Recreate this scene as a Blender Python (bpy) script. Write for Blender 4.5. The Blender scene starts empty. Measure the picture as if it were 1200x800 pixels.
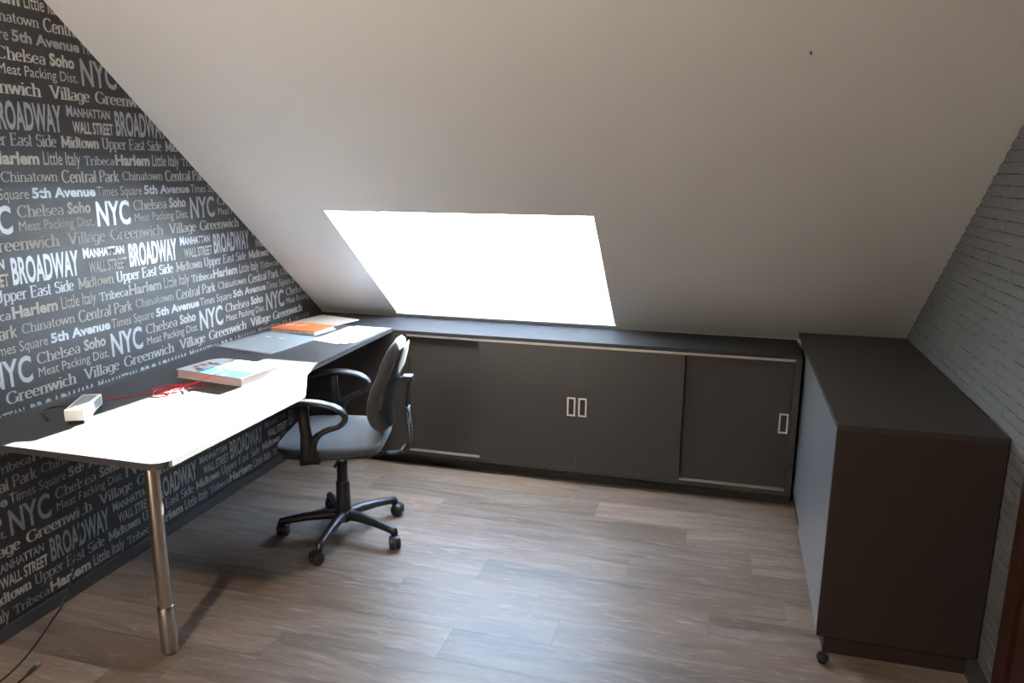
import bpy, bmesh, math, random
from mathutils import Vector, Matrix
random.seed(7)
R = math.radians
scn = bpy.context.scene
COL = scn.collection

# ---------------------------------------------------------------- camera
cd = bpy.data.cameras.new('camera'); cam = bpy.data.objects.new('camera', cd); COL.objects.link(cam)
F_PX = 892.09
cd.sensor_width = 36.0; cd.sensor_fit = 'HORIZONTAL'; cd.lens = F_PX / 1200 * 36.0
cd.clip_start = 0.05; cd.clip_end = 200
fw = Vector((-0.26242398, 0.9399383, -0.21828798)).normalized()
rt = Vector((0.96283944, 0.27002446, 0.00519577)).normalized()
up = rt.cross(fw)
M = Matrix((rt, up, -fw)).transposed().to_4x4()
M.translation = Vector((2.22275778, -1.62034737, 1.52717109))
cam.matrix_world = M
scn.camera = cam

# ---------------------------------------------------------------- sky, sun, exposure
SKY_STRENGTH = 8.0
SUN_STRENGTH = 95.0
LAMP_POWER = 27.0
w = bpy.data.worlds.new('sky'); scn.world = w; w.use_nodes = True
wn = w.node_tree; wn.nodes.clear()
tc = wn.nodes.new('ShaderNodeTexCoord'); sep = wn.nodes.new('ShaderNodeSeparateXYZ')
ramp = wn.nodes.new('ShaderNodeValToRGB'); bg = wn.nodes.new('ShaderNodeBackground'); wo = wn.nodes.new('ShaderNodeOutputWorld')
wn.links.new(tc.outputs['Generated'], sep.inputs[0]); wn.links.new(sep.outputs['Z'], ramp.inputs[0])
wn.links.new(ramp.outputs[0], bg.inputs[0]); wn.links.new(bg.outputs[0], wo.inputs[0])
ramp.color_ramp.elements[0].position = 0.0; ramp.color_ramp.elements[0].color = (0.80, 0.90, 1.0, 1)
ramp.color_ramp.elements[1].position = 0.9; ramp.color_ramp.elements[1].color = (0.42, 0.62, 1.0, 1)
bg.inputs[1].default_value = SKY_STRENGTH

sd = bpy.data.lights.new('sun', 'SUN'); sun = bpy.data.objects.new('sun', sd); COL.objects.link(sun)
sd.energy = SUN_STRENGTH; sd.angle = R(0.53); sd.color = (1.0, 0.97, 0.93)
SUN_DIR = Vector((-0.51, -3.4, -1.0)).normalized()
sun.rotation_euler = SUN_DIR.to_track_quat('-Z', 'Y').to_euler()
sun.location = (3, 8, 4)

vs = scn.view_settings
scn.display_settings.display_device = 'sRGB'
vs.view_transform = 'Standard'; vs.look = 'None'; vs.gamma = 1.0; vs.use_curve_mapping = False
vs.exposure = 1.8
try:
    scn.cycles.max_bounces = 12; scn.cycles.diffuse_bounces = 8; scn.cycles.glossy_bounces = 5
    scn.cycles.transparent_max_bounces = 12; scn.cycles.caustics_reflective = False
    scn.cycles.sample_clamp_indirect = 12.0
except Exception: pass

# ---------------------------------------------------------------- constants of the room (metres)
XR = 3.053          # right wall
YC = 2.261; ZC = 0.73; TA = 0.788   # foot of the roof slope and its steepness
YB = -3.2           # wall behind the viewer
ZT = 2.5            # flat ceiling
WX0, WX1, WZ0, WZ1 = 0.483, 1.698, 0.757, 1.350
ROOF_T = 0.35
YF = 1.899          # front of low cabinets
DZ = 0.74           # desk top
def yslope(z): return YC - (z - ZC) / TA

# ---------------------------------------------------------------- materials
def mat(name, color, rough=0.5, metal=0.0, spec=0.5, noise=None, bump=None, sheen=0.0, emit=None):
    m = bpy.data.materials.new(name); m.use_nodes = True
    nt = m.node_tree; b = nt.nodes['Principled BSDF']
    b.inputs['Base Color'].default_value = (*color, 1); b.inputs['Roughness'].default_value = rough
    b.inputs['Metallic'].default_value = metal; b.inputs['Specular IOR Level'].default_value = spec
    if sheen: b.inputs['Sheen Weight'].default_value = sheen
    if emit:
        b.inputs['Emission Color'].default_value = (*emit[0], 1); b.inputs['Emission Strength'].default_value = emit[1]
    if noise or bump:
        t = nt.nodes.new('ShaderNodeTexCoord')
    if noise:   # (scale, second colour, vector scale)
        sc, c2, vsx = noise
        mp = nt.nodes.new('ShaderNodeMapping'); mp.inputs['Scale'].default_value = vsx
        nz = nt.nodes.new('ShaderNodeTexNoise'); nz.inputs['Scale'].default_value = sc; nz.inputs['Detail'].default_value = 5
        mx = nt.nodes.new('ShaderNodeMix'); mx.data_type = 'RGBA'
        mx.inputs[6].default_value = (*color, 1); mx.inputs[7].default_value = (*c2, 1)
        nt.links.new(t.outputs['Object'], mp.inputs[0]); nt.links.new(mp.outputs[0], nz.inputs['Vector'])
        nt.links.new(nz.outputs[0], mx.inputs[0]); nt.links.new(mx.outputs[2], b.inputs['Base Color'])
    if bump:    # (scale, strength, distance)
        nb = nt.nodes.new('ShaderNodeTexNoise'); nb.inputs['Scale'].default_value = bump[0]; nb.inputs['Detail'].default_value = 6
        bp = nt.nodes.new('ShaderNodeBump'); bp.inputs['Strength'].default_value = bump[1]; bp.inputs['Distance'].default_value = bump[2]
        nt.links.new(t.outputs['Object'], nb.inputs['Vector']); nt.links.new(nb.outputs[0], bp.inputs['Height'])
        nt.links.new(bp.outputs[0], b.inputs['Normal'])
    return m

MAT = {}
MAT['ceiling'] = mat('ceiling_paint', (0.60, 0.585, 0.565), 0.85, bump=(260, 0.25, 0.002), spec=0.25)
MAT['plaster'] = mat('plaster_white', (0.80, 0.79, 0.77), 0.8, spec=0.2)
MAT['wallpaper'] = mat('wallpaper_charcoal', (0.010, 0.010, 0.0125), 0.47, spec=0.9, bump=(900, 0.25, 0.0006))
MAT['ink_matte'] = mat('ink_pale_grey', (0.41, 0.40, 0.385), 0.6, spec=0.3)
MAT['ink_metal'] = mat('ink_silver', (0.42, 0.43, 0.45), 0.42, metal=0.85)
MAT['laminate'] = mat('laminate_anthracite', (0.041, 0.0355, 0.032), 0.42, spec=0.45, noise=(60, (0.030, 0.026, 0.0235), (1, 1, 1)), bump=(700, 0.12, 0.0005))
MAT['laminate_sheen_tint'] = mat('laminate_doors_painted_sheen', (0.155, 0.165, 0.190), 0.34, spec=1.0); MAT['laminate_sheen_tint'].node_tree.nodes['Principled BSDF'].inputs['Coat Weight'].default_value = 1.0; MAT['laminate_sheen_tint'].node_tree.nodes['Principled BSDF'].inputs['Coat Roughness'].default_value = 0.30  # side cabinet doors: bluish skylight sheen painted into a lighter base colour
MAT['laminate_brown'] = mat('laminate_brown_black', (0.036, 0.024, 0.021), 0.45, spec=0.4, noise=(40, (0.026, 0.018, 0.016), (1, 1, 1)))
MAT['worktop'] = mat('worktop_anthracite', (0.032, 0.031, 0.034), 0.60, spec=0.10, noise=(50, (0.027, 0.026, 0.027), (1, 1, 1)), bump=(600, 0.10, 0.0005))
MAT['desk'] = mat('desk_laminate', (0.052, 0.050, 0.053), 0.48, spec=0.35, noise=(50, (0.040, 0.038, 0.040), (1, 1, 1)), bump=(600, 0.10, 0.0005))
MAT['dark_base'] = mat('plinth_black', (0.016, 0.014, 0.013), 0.6)
MAT['skirting'] = mat('skirting_charcoal', (0.045, 0.046, 0.052), 0.45)
MAT['alu'] = mat('aluminium_track', (0.50, 0.44, 0.39), 0.35, metal=0.8)
MAT['handle'] = mat('handle_satin_nickel', (0.72, 0.66, 0.61), 0.35, metal=0.7)
MAT['hollow'] = mat('handle_recess', (0.03, 0.028, 0.026), 0.6)
MAT['chrome'] = mat('leg_steel', (0.52, 0.47, 0.42), 0.24, metal=1.0)
MAT['plastic'] = mat('black_plastic', (0.016, 0.016, 0.018), 0.38, spec=0.5)
MAT['fabric'] = mat('black_fabric', (0.024, 0.024, 0.029), 0.66, spec=0.6, sheen=0.30, noise=(500, (0.016, 0.016, 0.018), (1, 1, 1)), bump=(900, 0.5, 0.001))
MAT['brick'] = mat('brick_grey_paint', (0.165, 0.172, 0.178), 0.6, spec=0.5, noise=(14, (0.115, 0.120, 0.124), (1, 1, 1)), bump=(160, 0.6, 0.002))
MAT['mortar'] = mat('mortar_dark', (0.045, 0.043, 0.042), 0.95)
MAT['door_wood'] = mat('door_stained_wood', (0.050, 0.016, 0.008), 0.4, noise=(9, (0.024, 0.009, 0.006), (12, 12, 1)))
MAT['white_plastic'] = mat('white_plastic', (0.78, 0.77, 0.74), 0.4)
MAT['grey_plastic'] = mat('grey_translucent_cover', (0.30, 0.33, 0.36), 0.25)
MAT['paper'] = mat('paper_white', (0.66, 0.69, 0.72), 0.7)
MAT['cream'] = mat('paper_cream', (0.46, 0.43, 0.39), 0.7)
MAT['blue_print'] = mat('print_pale_blue', (0.28, 0.42, 0.58), 0.6)
MAT['orange'] = mat('orange_card', (0.60, 0.15, 0.045), 0.4)
MAT['page_edge'] = mat('page_edges', (0.55, 0.45, 0.42), 0.7)
MAT['cover_blue'] = mat('cover_blue', (0.02, 0.22, 0.50), 0.3)
MAT['cover_pale'] = mat('cover_pale', (0.55, 0.55, 0.58), 0.3)
MAT['print_red'] = mat('print_red', (0.40, 0.05, 0.05), 0.4)
MAT['print_green'] = mat('print_green', (0.06, 0.20, 0.10), 0.4)
MAT['red_cable'] = mat('red_cable', (0.55, 0.02, 0.03), 0.35)
MAT['black_cable'] = mat('black_cable', (0.008, 0.008, 0.008), 0.4)
MAT['metal_tip'] = mat('plug_tip', (0.6, 0.6, 0.6), 0.3, metal=1.0)
MAT['frame'] = mat('window_white_paint', (0.85, 0.84, 0.82), 0.4)
MAT['rubber'] = mat('black_rubber', (0.012, 0.012, 0.012), 0.35)
MAT['shade'] = mat('lamp_glass', (0.9, 0.8, 0.65), 0.4, emit=((1.0, 0.80, 0.58), 12.0))

def glass_mat():
    m = bpy.data.materials.new('window_glass'); m.use_nodes = True; nt = m.node_tree; nt.nodes.clear()
    o = nt.nodes.new('ShaderNodeOutputMaterial'); mx = nt.nodes.new('ShaderNodeMixShader')
    t = nt.nodes.new('ShaderNodeBsdfTransparent'); g = nt.nodes.new('ShaderNodeBsdfGlossy')
    mx.inputs[0].default_value = 0.04; g.inputs['Roughness'].default_value = 0.02; t.inputs[0].default_value = (0.94, 0.97, 0.96, 1)
    nt.links.new(t.outputs[0], mx.inputs[1]); nt.links.new(g.outputs[0], mx.inputs[2]); nt.links.new(mx.outputs[0], o.inputs[0])
    return m
MAT['glass'] = glass_mat()

def plank_mat():
    m = bpy.data.materials.new('vinyl_oak_planks'); m.use_nodes = True; nt = m.node_tree; N = nt.nodes; L = nt.links
    b = N['Principled BSDF']
    g = N.new('ShaderNodeNewGeometry'); oi = N.new('ShaderNodeObjectInfo')
    off = N.new('ShaderNodeVectorMath'); off.operation = 'SCALE'; off.inputs[3].default_value = 37.0
    cmb = N.new('ShaderNodeCombineXYZ'); L.new(oi.outputs['Random'], cmb.inputs[0]); L.new(oi.outputs['Random'], cmb.inputs[1]); L.new(cmb.outputs[0], off.inputs[0])
    add = N.new('ShaderNodeVectorMath'); add.operation = 'ADD'; L.new(g.outputs['Position'], add.inputs[0]); L.new(off.outputs[0], add.inputs[1])
    def nz(scale, vec, det=4, dist=0.0):
        mp = N.new('ShaderNodeMapping'); mp.inputs['Scale'].default_value = vec; L.new(add.outputs[0], mp.inputs[0])
        n = N.new('ShaderNodeTexNoise'); n.inputs['Scale'].default_value = scale; n.inputs['Detail'].default_value = det; n.inputs['Distortion'].default_value = dist
        L.new(mp.outputs[0], n.inputs['Vector']); return n
    streak = nz(2.0, (1.0, 8.0, 1.0), 4, 1.2); fine = nz(6, (1.8, 11.0, 1.0), 7, .8); patch = nz(1.5, (1.0, 4.0, 1.0), 3, 0.8)
    def mix(fac, c1, c2, mode='MIX'):
        x = N.new('ShaderNodeMix'); x.data_type = 'RGBA'; x.blend_type = mode
        if isinstance(fac, float): x.inputs[0].default_value = fac
        else: L.new(fac, x.inputs[0])
        for i, c in ((6, c1), (7, c2)):
            if isinstance(c, tuple): x.inputs[i].default_value = (*c, 1)
            else: L.new(c, x.inputs[i])
        return x.outputs[2]
    def rmp(src, lo, hi):
        r = N.new('ShaderNodeMapRange'); r.inputs[1].default_value = lo; r.inputs[2].default_value = hi; L.new(src, r.inputs[0]); return r.outputs[0]
    c = mix(rmp(streak.outputs[0], .30, .68), (0.100, 0.069, 0.050), (0.225, 0.176, 0.140))
    c = mix(rmp(patch.outputs[0], .42, .70), c, (0.165, 0.106, 0.073))
    c = mix(rmp(fine.outputs[0], .54, .90), c, (0.31, 0.265, 0.22))
    hsv = N.new('ShaderNodeHueSaturation'); vr = N.new('ShaderNodeMapRange'); vr.inputs[3].default_value = 0.85; vr.inputs[4].default_value = 1.30
    L.new(oi.outputs['Random'], vr.inputs[0]); L.new(vr.outputs[0], hsv.inputs['Value']); hsv.inputs['Saturation'].default_value = 0.9; L.new(c, hsv.inputs['Color'])
    L.new(hsv.outputs[0], b.inputs['Base Color'])
    rr = N.new('ShaderNodeMapRange'); rr.inputs[3].default_value = 0.36; rr.inputs[4].default_value = 0.52; L.new(fine.outputs[0], rr.inputs[0]); L.new(rr.outputs[0], b.inputs['Roughness'])
    bp = N.new('ShaderNodeBump'); bp.inputs['Strength'].default_value = 0.22; bp.inputs['Distance'].default_value = 0.002; L.new(fine.outputs[0], bp.inputs['Height']); L.new(bp.outputs[0], b.inputs['Normal'])
    return m
MAT['plank'] = plank_mat()

# ---------------------------------------------------------------- helpers
def link(name, bm, m, parent=None, smooth=False, loc=None):
    me = bpy.data.meshes.new(name); bm.normal_update(); bm.to_mesh(me); bm.free()
    for mm in (m if isinstance(m, (list, tuple)) else [m]): me.materials.append(MAT[mm])
    if smooth:
        for p in me.polygons: p.use_smooth = True
    o = bpy.data.objects.new(name, me); COL.objects.link(o)
    if parent: o.parent = parent
    if loc: o.location = loc
    return o
def thing(name, label, cat, loc=(0, 0, 0), rz=0.0, group=None):
    o = bpy.data.objects.new(name, None); COL.objects.link(o); o.location = loc; o.rotation_euler = (0, 0, rz)
    o.empty_display_size = 0.1
    o['label'] = label; o['category'] = cat
    if group: o['group'] = group
    return o
def tag(o, label, cat, group=None):
    o['label'] = label; o['category'] = cat
    if group: o['group'] = group
    return o
def struct(o): o['kind'] = 'structure'; return o
def box(bm, x0, x1, y0, y1, z0, z1, mtx=None, bevel=0.0):
    vs_ = [bm.verts.new((x, y, z)) for x in (x0, x1) for y in (y0, y1) for z in (z0, z1)]
    fs = [bm.faces.new([vs_[i] for i in q]) for q in ((0, 1, 3, 2), (4, 6, 7, 5), (0, 4, 5, 1), (2, 3, 7, 6), (0, 2, 6, 4), (1, 5, 7, 3))]
    if bevel:
        es = list({e for f in fs for e in f.edges})
        r = bmesh.ops.bevel(bm, geom=es, offset=bevel, segments=2, affect='EDGES', profile=0.7)
        vs_ = list({v for f in r['faces'] for v in f.verts} | {v for v in vs_ if v.is_valid})
    if mtx is not None:
        bmesh.ops.transform(bm, matrix=mtx, verts=[v for v in vs_ if v.is_valid])
    return bm
def BX(*a, **k): return box(bmesh.new(), *a, **k)
def prism(bm, pts, z0, z1, bevel=0.0):
    """extruded polygon in xy"""
    a = [bm.verts.new((x, y, z0)) for x, y in pts]; b = [bm.verts.new((x, y, z1)) for x, y in pts]
    n = len(pts); fb = bm.faces.new(a[::-1]); ft = bm.faces.new(b)
    for i in range(n): bm.faces.new((a[i], a[(i + 1) % n], b[(i + 1) % n], b[i]))
    if bevel:
        bmesh.ops.bevel(bm, geom=list(ft.edges) + list(fb.edges), offset=bevel, segments=3, affect='EDGES', profile=0.6)
    return bm
def tube(bm, pts, rad, seg=10, flat=None, cap=True):
    """swept ellipse along a 3-D path; rad per point (ra, rb) or r"""
    P = [Vector(p) for p in pts]; n = len(P); rings = []; prev = None
    for i in range(n):
        t = (P[min(i + 1, n - 1)] - P[max(i - 1, 0)]).normalized()
        ref = Vector(flat) if flat else (prev if prev is not None else (Vector((0, 0, 1)) if abs(t.z) < .9 else Vector((1, 0, 0))))
        a = ref - t * ref.dot(t)
        if a.length < 1e-5: a = Vector((1, 0, 0)) - t * t.x
        a.normalize(); b = t.cross(a); prev = a
        r = rad[i] if isinstance(rad, (list, tuple)) and isinstance(rad[0], (list, tuple, float, int)) and len(rad) == n else rad
        ra, rb = (r if isinstance(r, (list, tuple)) else (r, r))
        rings.append([bm.verts.new(P[i] + a * (ra * math.cos(2 * math.pi * k / seg)) + b * (rb * math.sin(2 * math.pi * k / seg))) for k in range(seg)])
    for i in range(n - 1):
        for k in range(seg):
            bm.faces.new((rings[i][k], rings[i][(k + 1) % seg], rings[i + 1][(k + 1) % seg], rings[i + 1][k]))
    if cap:
        bm.faces.new(rings[0][::-1]); bm.faces.new(rings[-1])
    return bm
def lathe(bm, prof, seg=24, origin=(0, 0, 0), axis='Z'):
    """prof list of (r, z), closed with caps"""
    O = Vector(origin); rings = []
    for r, z in prof:
        ring = []
        for k in range(seg):
            a = 2 * math.pi * k / seg; c, s = r * math.cos(a), r * math.sin(a)
            p = Vector((c, s, z)) if axis == 'Z' else (Vector((c, z, s)) if axis == 'Y' else Vector((z, c, s)))
            ring.append(bm.verts.new(O + p))
        rings.append(ring)
    for i in range(len(rings) - 1):
        for k in range(seg): bm.faces.new((rings[i][k], rings[i][(k + 1) % seg], rings[i + 1][(k + 1) % seg], rings[i + 1][k]))
    bm.faces.new(rings[0][::-1]); bm.faces.new(rings[-1])
    bmesh.ops.recalc_face_normals(bm, faces=bm.faces[:])
    return bm
def smooth_path(ctrl, sub=6):
    out = []; n = len(ctrl); C = [Vector(c) for c in ctrl]
    for i in range(n - 1):
        p0, p1, p2, p3 = C[max(i - 1, 0)], C[i], C[i + 1], C[min(i + 2, n - 1)]
        for s in range(sub):
            t = s / sub
            out.append(0.5 * ((2 * p1) + (p2 - p0) * t + (2 * p0 - 5 * p1 + 4 * p2 - p3) * t * t + (-p0 + 3 * p1 - 3 * p2 + p3) * t ** 3))
    out.append(C[-1]); return out
def auto_smooth(o, ang=35):
    for p in o.data.polygons: p.use_smooth = True
    bm = bmesh.new(); bm.from_mesh(o.data)
    for e in bm.edges:
        if len(e.link_faces) == 2 and e.calc_face_angle(0) > R(ang): e.smooth = False
    bm.to_mesh(o.data); bm.free(); return o

# ================================================================ THE SETTING
# floor: sub-floor slab and single planks
floor = struct(link('floor', BX(0, XR, YB, YC + 0.1, -0.08, -0.0035), 'dark_base'))
PW, PL, Y0 = 0.166, 1.13, 0.567
plank_cache = {}
def plank(x0, x1, y0, y1):
    key = (round(x1 - x0, 3), round(y1 - y0, 3))
    g = 0.0003
    if key not in plank_cache:
        o = link('floor_plank', BX(g, key[0] - g, g, key[1] - g, -0.003, 0.0, bevel=0.0003), 'plank', floor)
        plank_cache[key] = o
    else:
        o = plank_cache[key].copy(); COL.objects.link(o)
    o.location = (x0, y0, 0)
starts = {0: 0.62, 1: 1.12, 2: 0.25, 3: 0.80, -1: 0.28, -2: 0.86}
row = math.floor((YB - Y0) / PW)
while Y0 + row * PW < YC + 0.1:
    ya = max(Y0 + row * PW, YB); yb = min(ya + PW if ya > YB else Y0 + (row + 1) * PW, YC + 0.1)
    s = starts.get(row, random.Random(row * 13 + 5).uniform(0.1, 1.1))
    xs = [0.0] + [x for x in (s + PL * k for k in range(-1, 4)) if 0.06 < x < XR - 0.06] + [XR]
    for a, b in zip(xs[:-1], xs[1:]): plank(a, b, ya, yb)
    row += 1

# left wall: pentagon slab
def gable(x0, x1, name, m, y_from=YB):
    prof = [(y_from, -0.08), (YC + 0.12, -0.08), (YC + 0.12, ZC - 0.12 * TA + 0.3), (yslope(ZT) + 0.2, ZT + 0.2), (y_from, ZT + 0.2)]
    bm = bmesh.new()
    a = [bm.verts.new((x0, y, z)) for y, z in prof]; b = [bm.verts.new((x1, y, z)) for y, z in prof]
    n = len(prof); bm.faces.new(a); bm.faces.new(b[::-1])
    for i in range(n): bm.faces.new((a[i], b[i], b[(i + 1) % n], a[(i + 1) % n]))
    bmesh.ops.recalc_face_normals(bm, faces=bm.faces[:])
    return struct(link(name, bm, m))
wall_left = gable(-0.12, 0.0, 'wall_left', 'wallpaper')
wall_right = gable(XR + 0.004, XR + 0.12, 'wall_right', 'mortar')
wall_rear = struct(link('wall_rear', BX(-0.12, XR + 0.125, YB - 0.12, YB, -0.08, ZT + 0.2), 'plaster'))
wall_knee = struct(link('wall_knee', BX(0, XR, YC, YC + 0.1, -0.08, ZC + 0.06), 'plaster'))

# sloping ceiling with the opening of the roof window, built as one slab with a reveal square to the roof
NRM = Vector((0, TA, 1)).normalized()           # outward normal of the slope
def S(x, z, t=0.0): return Vector((x, yslope(z), z)) + NRM * t
bm = bmesh.new()
xsg = [0.0, WX0, WX1, XR + 0.006]; zsg = [ZC - 0.005, WZ0, WZ1, ZT]
for t in (0.0, ROOF_T):
    for i in range(3):
        for j in range(3):
            if i == 1 and j == 1: continue
            vq = [bm.verts.new(S(xsg[a], zsg[b], t)) for a, b in ((i, j), (i + 1, j), (i + 1, j + 1), (i, j + 1))]
            bm.faces.new(vq)
for (xa, za), (xb, zb) in (((WX0, WZ0), (WX1, WZ0)), ((WX1, WZ0), (WX1, WZ1)), ((WX1, WZ1), (WX0, WZ1)), ((WX0, WZ1), (WX0, WZ0)),
                           ((0.0, zsg[0]), (XR + 0.006, zsg[0])), ((XR + 0.006, zsg[0]), (XR + 0.006, ZT)), ((XR + 0.006, ZT), (0.0, ZT)), ((0.0, ZT), (0.0, zsg[0]))):
    bm.faces.new([bm.verts.new(p) for p in (S(xa, za), S(xb, zb), S(xb, zb, ROOF_T), S(xa, za, ROOF_T))])
bmesh.ops.remove_doubles(bm, verts=bm.verts[:], dist=1e-5)
yr = yslope(ZT)
box(bm, 0, XR, YB, yr, ZT, ZT + 0.2)
bmesh.ops.recalc_face_normals(bm, faces=bm.faces[:])
ceiling = struct(link('ceiling', bm, 'ceiling'))

# roof window at the outer face of the slab: frame, sash, pane
window = thing('window_1', 'roof window', 'window'); 
for k in ('label', 'category'): del window[k]
window['kind'] = 'structure'
def slope_box(x0, x1, z0, z1, t0, t1):
    bm = bmesh.new()
    v = [bm.verts.new(S(x, z, t)) for x in (x0, x1) for z in (z0, z1) for t in (t0, t1)]
    for q in ((0, 1, 3, 2), (4, 6, 7, 5), (0, 4, 5, 1), (2, 3, 7, 6), (0, 2, 6, 4), (1, 5, 7, 3)): bm.faces.new([v[i] for i in q])
    bmesh.ops.recalc_face_normals(bm, faces=bm.faces[:]); return bm
T0, T1 = ROOF_T - 0.06, ROOF_T + 0.02
FB = 0.060   # height of the lower frame member (measured in z)
link('frame_rail', slope_box(WX0, WX1, WZ0, WZ0 + FB, T0, T1), 'frame', window)
link('frame_rail', slope_box(WX0, WX1, WZ1 - 0.035, WZ1, T0, T1), 'frame', window)
link('frame_stile', slope_box(WX0, WX0 + 0.03, WZ0 + FB, WZ1 - 0.035, T0, T1), 'frame', window)
link('frame_stile', slope_box(WX1 - 0.03, WX1, WZ0 + FB, WZ1 - 0.035, T0, T1), 'frame', window)
link('pane', slope_box(WX0 + 0.03, WX1 - 0.03, WZ0 + FB, WZ1 - 0.035, ROOF_T - 0.02, ROOF_T - 0.012), 'glass', window)
struct(link('trim_1', slope_box(WX0 - 0.006, WX1 + 0.006, WZ0 - 0.012, WZ0 - 0.0005, -0.004, -0.0002), 'plaster'))

# skirting boards
struct(link('baseboard_left', BX(0.0005, 0.011, YB, YF - 0.002, 0.0, 0.046, bevel=0.002), 'skirting'))
struct(link('baseboard_right', BX(XR - 0.028, XR - 0.0005, 0.60, 0.83, 0.0, 0.062, bevel=0.002), 'skirting'))

# ---------------------------------------------------------------- right wall: single long stones, grey paint
BH = 0.0355; BL_ = 0.205
brick_meshes = []
def brick_bm(seed, L, H, D):
    rr = random.Random(seed); bm = bmesh.new()
    nx, nz = 7, 2
    def dd(i, j):
        edge = (i in (0, nx)) or (j in (0, nz))
        return (D if (i in (0, nx) and j == 1) else D * 0.55 if edge else D) * rr.uniform(0.8, 1.15)
    grid = [[None] * (nz + 1) for _ in range(nx + 1)]
    for i in range(nx + 1):
        for j in range(nz + 1):
            y = L * i / nx; z = H * j / nz
            if 0 < i < nx: y += rr.uniform(-.02, .02)
            if j in (0, nz): z += rr.uniform(-.0016, .0016) * (1 if j == 0 else -1) + (.0012 if j == 0 else -.0012)
            if i in (0, nx): y += (.003 if i == 0 else -.003)
            if j == 1: z = H * rr.uniform(.68, .8)
            grid[i][j] = bm.verts.new((-dd(i, j), y, z))
    for i in range(nx):
        for j in range(nz): bm.faces.new((grid[i][j], grid[i][j + 1], grid[i + 1][j + 1], grid[i + 1][j]))
    ring = [grid[i][0] for i in range(nx + 1)] + [grid[nx][j] for j in range(1, nz + 1)] + [grid[i][nz] for i in range(nx - 1, -1, -1)] + [grid[0][j] for j in range(nz - 1, 0, -1)]
    back = [bm.verts.new((0.0015, v.co.y, v.co.z)) for v in ring]
    n = len(ring)
    for k in range(n): bm.faces.new((ring[k], ring[(k + 1) % n], back[(k + 1) % n], back[k]))
    bmesh.ops.recalc_face_normals(bm, faces=bm.faces[:])
    return bm
protos = []
for s in range(8):
    o = link('brick', brick_bm(s, 1.0, BH, 0.0038), 'brick', wall_right); protos.append(o)
    # unit length in y, scaled per piece
used = set(); nb = 0
for r in range(0, 60):
    z0 = r * BH
    y_end = min(yslope(z0 + BH * 0.5), 2.24); y_start = 0.60
    if z0 < 0.78 - 0.03: y_end = min(y_end, 0.98)
    if z0 + BH > 2.06: y_start = -0.2
    if y_end - y_start < 0.03: continue
    rr = random.Random(r + 100); y = y_start; first = True
    while y < y_end - 0.005:
        L = (rr.uniform(.06, .19) if first else rr.uniform(.17, .30)); first = False
        if y + L > y_end - 0.05: L = y_end - y
        k = rr.randrange(8)
        if k in used: o = protos[k].copy(); COL.objects.link(o)
        else: o = protos[k]; used.add(k)
        o.location = (XR + 0.0035, y, z0); o.scale = (rr.uniform(.8, 1.15), L, 1)
        y += L; nb += 1
    if z0 > ZT: break
print('bricks', nb)

# ---------------------------------------------------------------- door in the right wall (only its casing edge is in view)
door = thing('door_1', 'd', 'door')
for k in ('label', 'category'): del door[k]
door['kind'] = 'structure'
DY1, DY0, DH = 0.594, -0.40, 2.06
link('casing', BX(XR - 0.022, XR - 0.0005, DY1 - 0.075, DY1, 0.0, DH, bevel=0.003), 'door_wood', door)
link('casing', BX(XR - 0.022, XR - 0.0005, DY0, DY0 + 0.075, 0.0, DH, bevel=0.003), 'door_wood', door)
link('casing', BX(XR - 0.022, XR - 0.0005, DY0, DY1, DH + 0.001, DH + 0.076, bevel=0.003), 'door_wood', door)
link('door_leaf', BX(XR - 0.008, XR - 0.0005, DY0 + 0.079, DY1 - 0.083, 0.008, DH - 0.004, bevel=0.002), 'door_wood', door)
bm = bmesh.new(); tube(bm, [(XR - 0.008, DY0 + .14, 1.03), (XR - 0.05, DY0 + .14, 1.03)], 0.009); tube(bm, [(XR - 0.05, DY0 + .135, 1.03), (XR - 0.05, DY0 + .25, 1.03)], 0.009)
link('door_handle', bm, 'handle', door, smooth=True)

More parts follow.
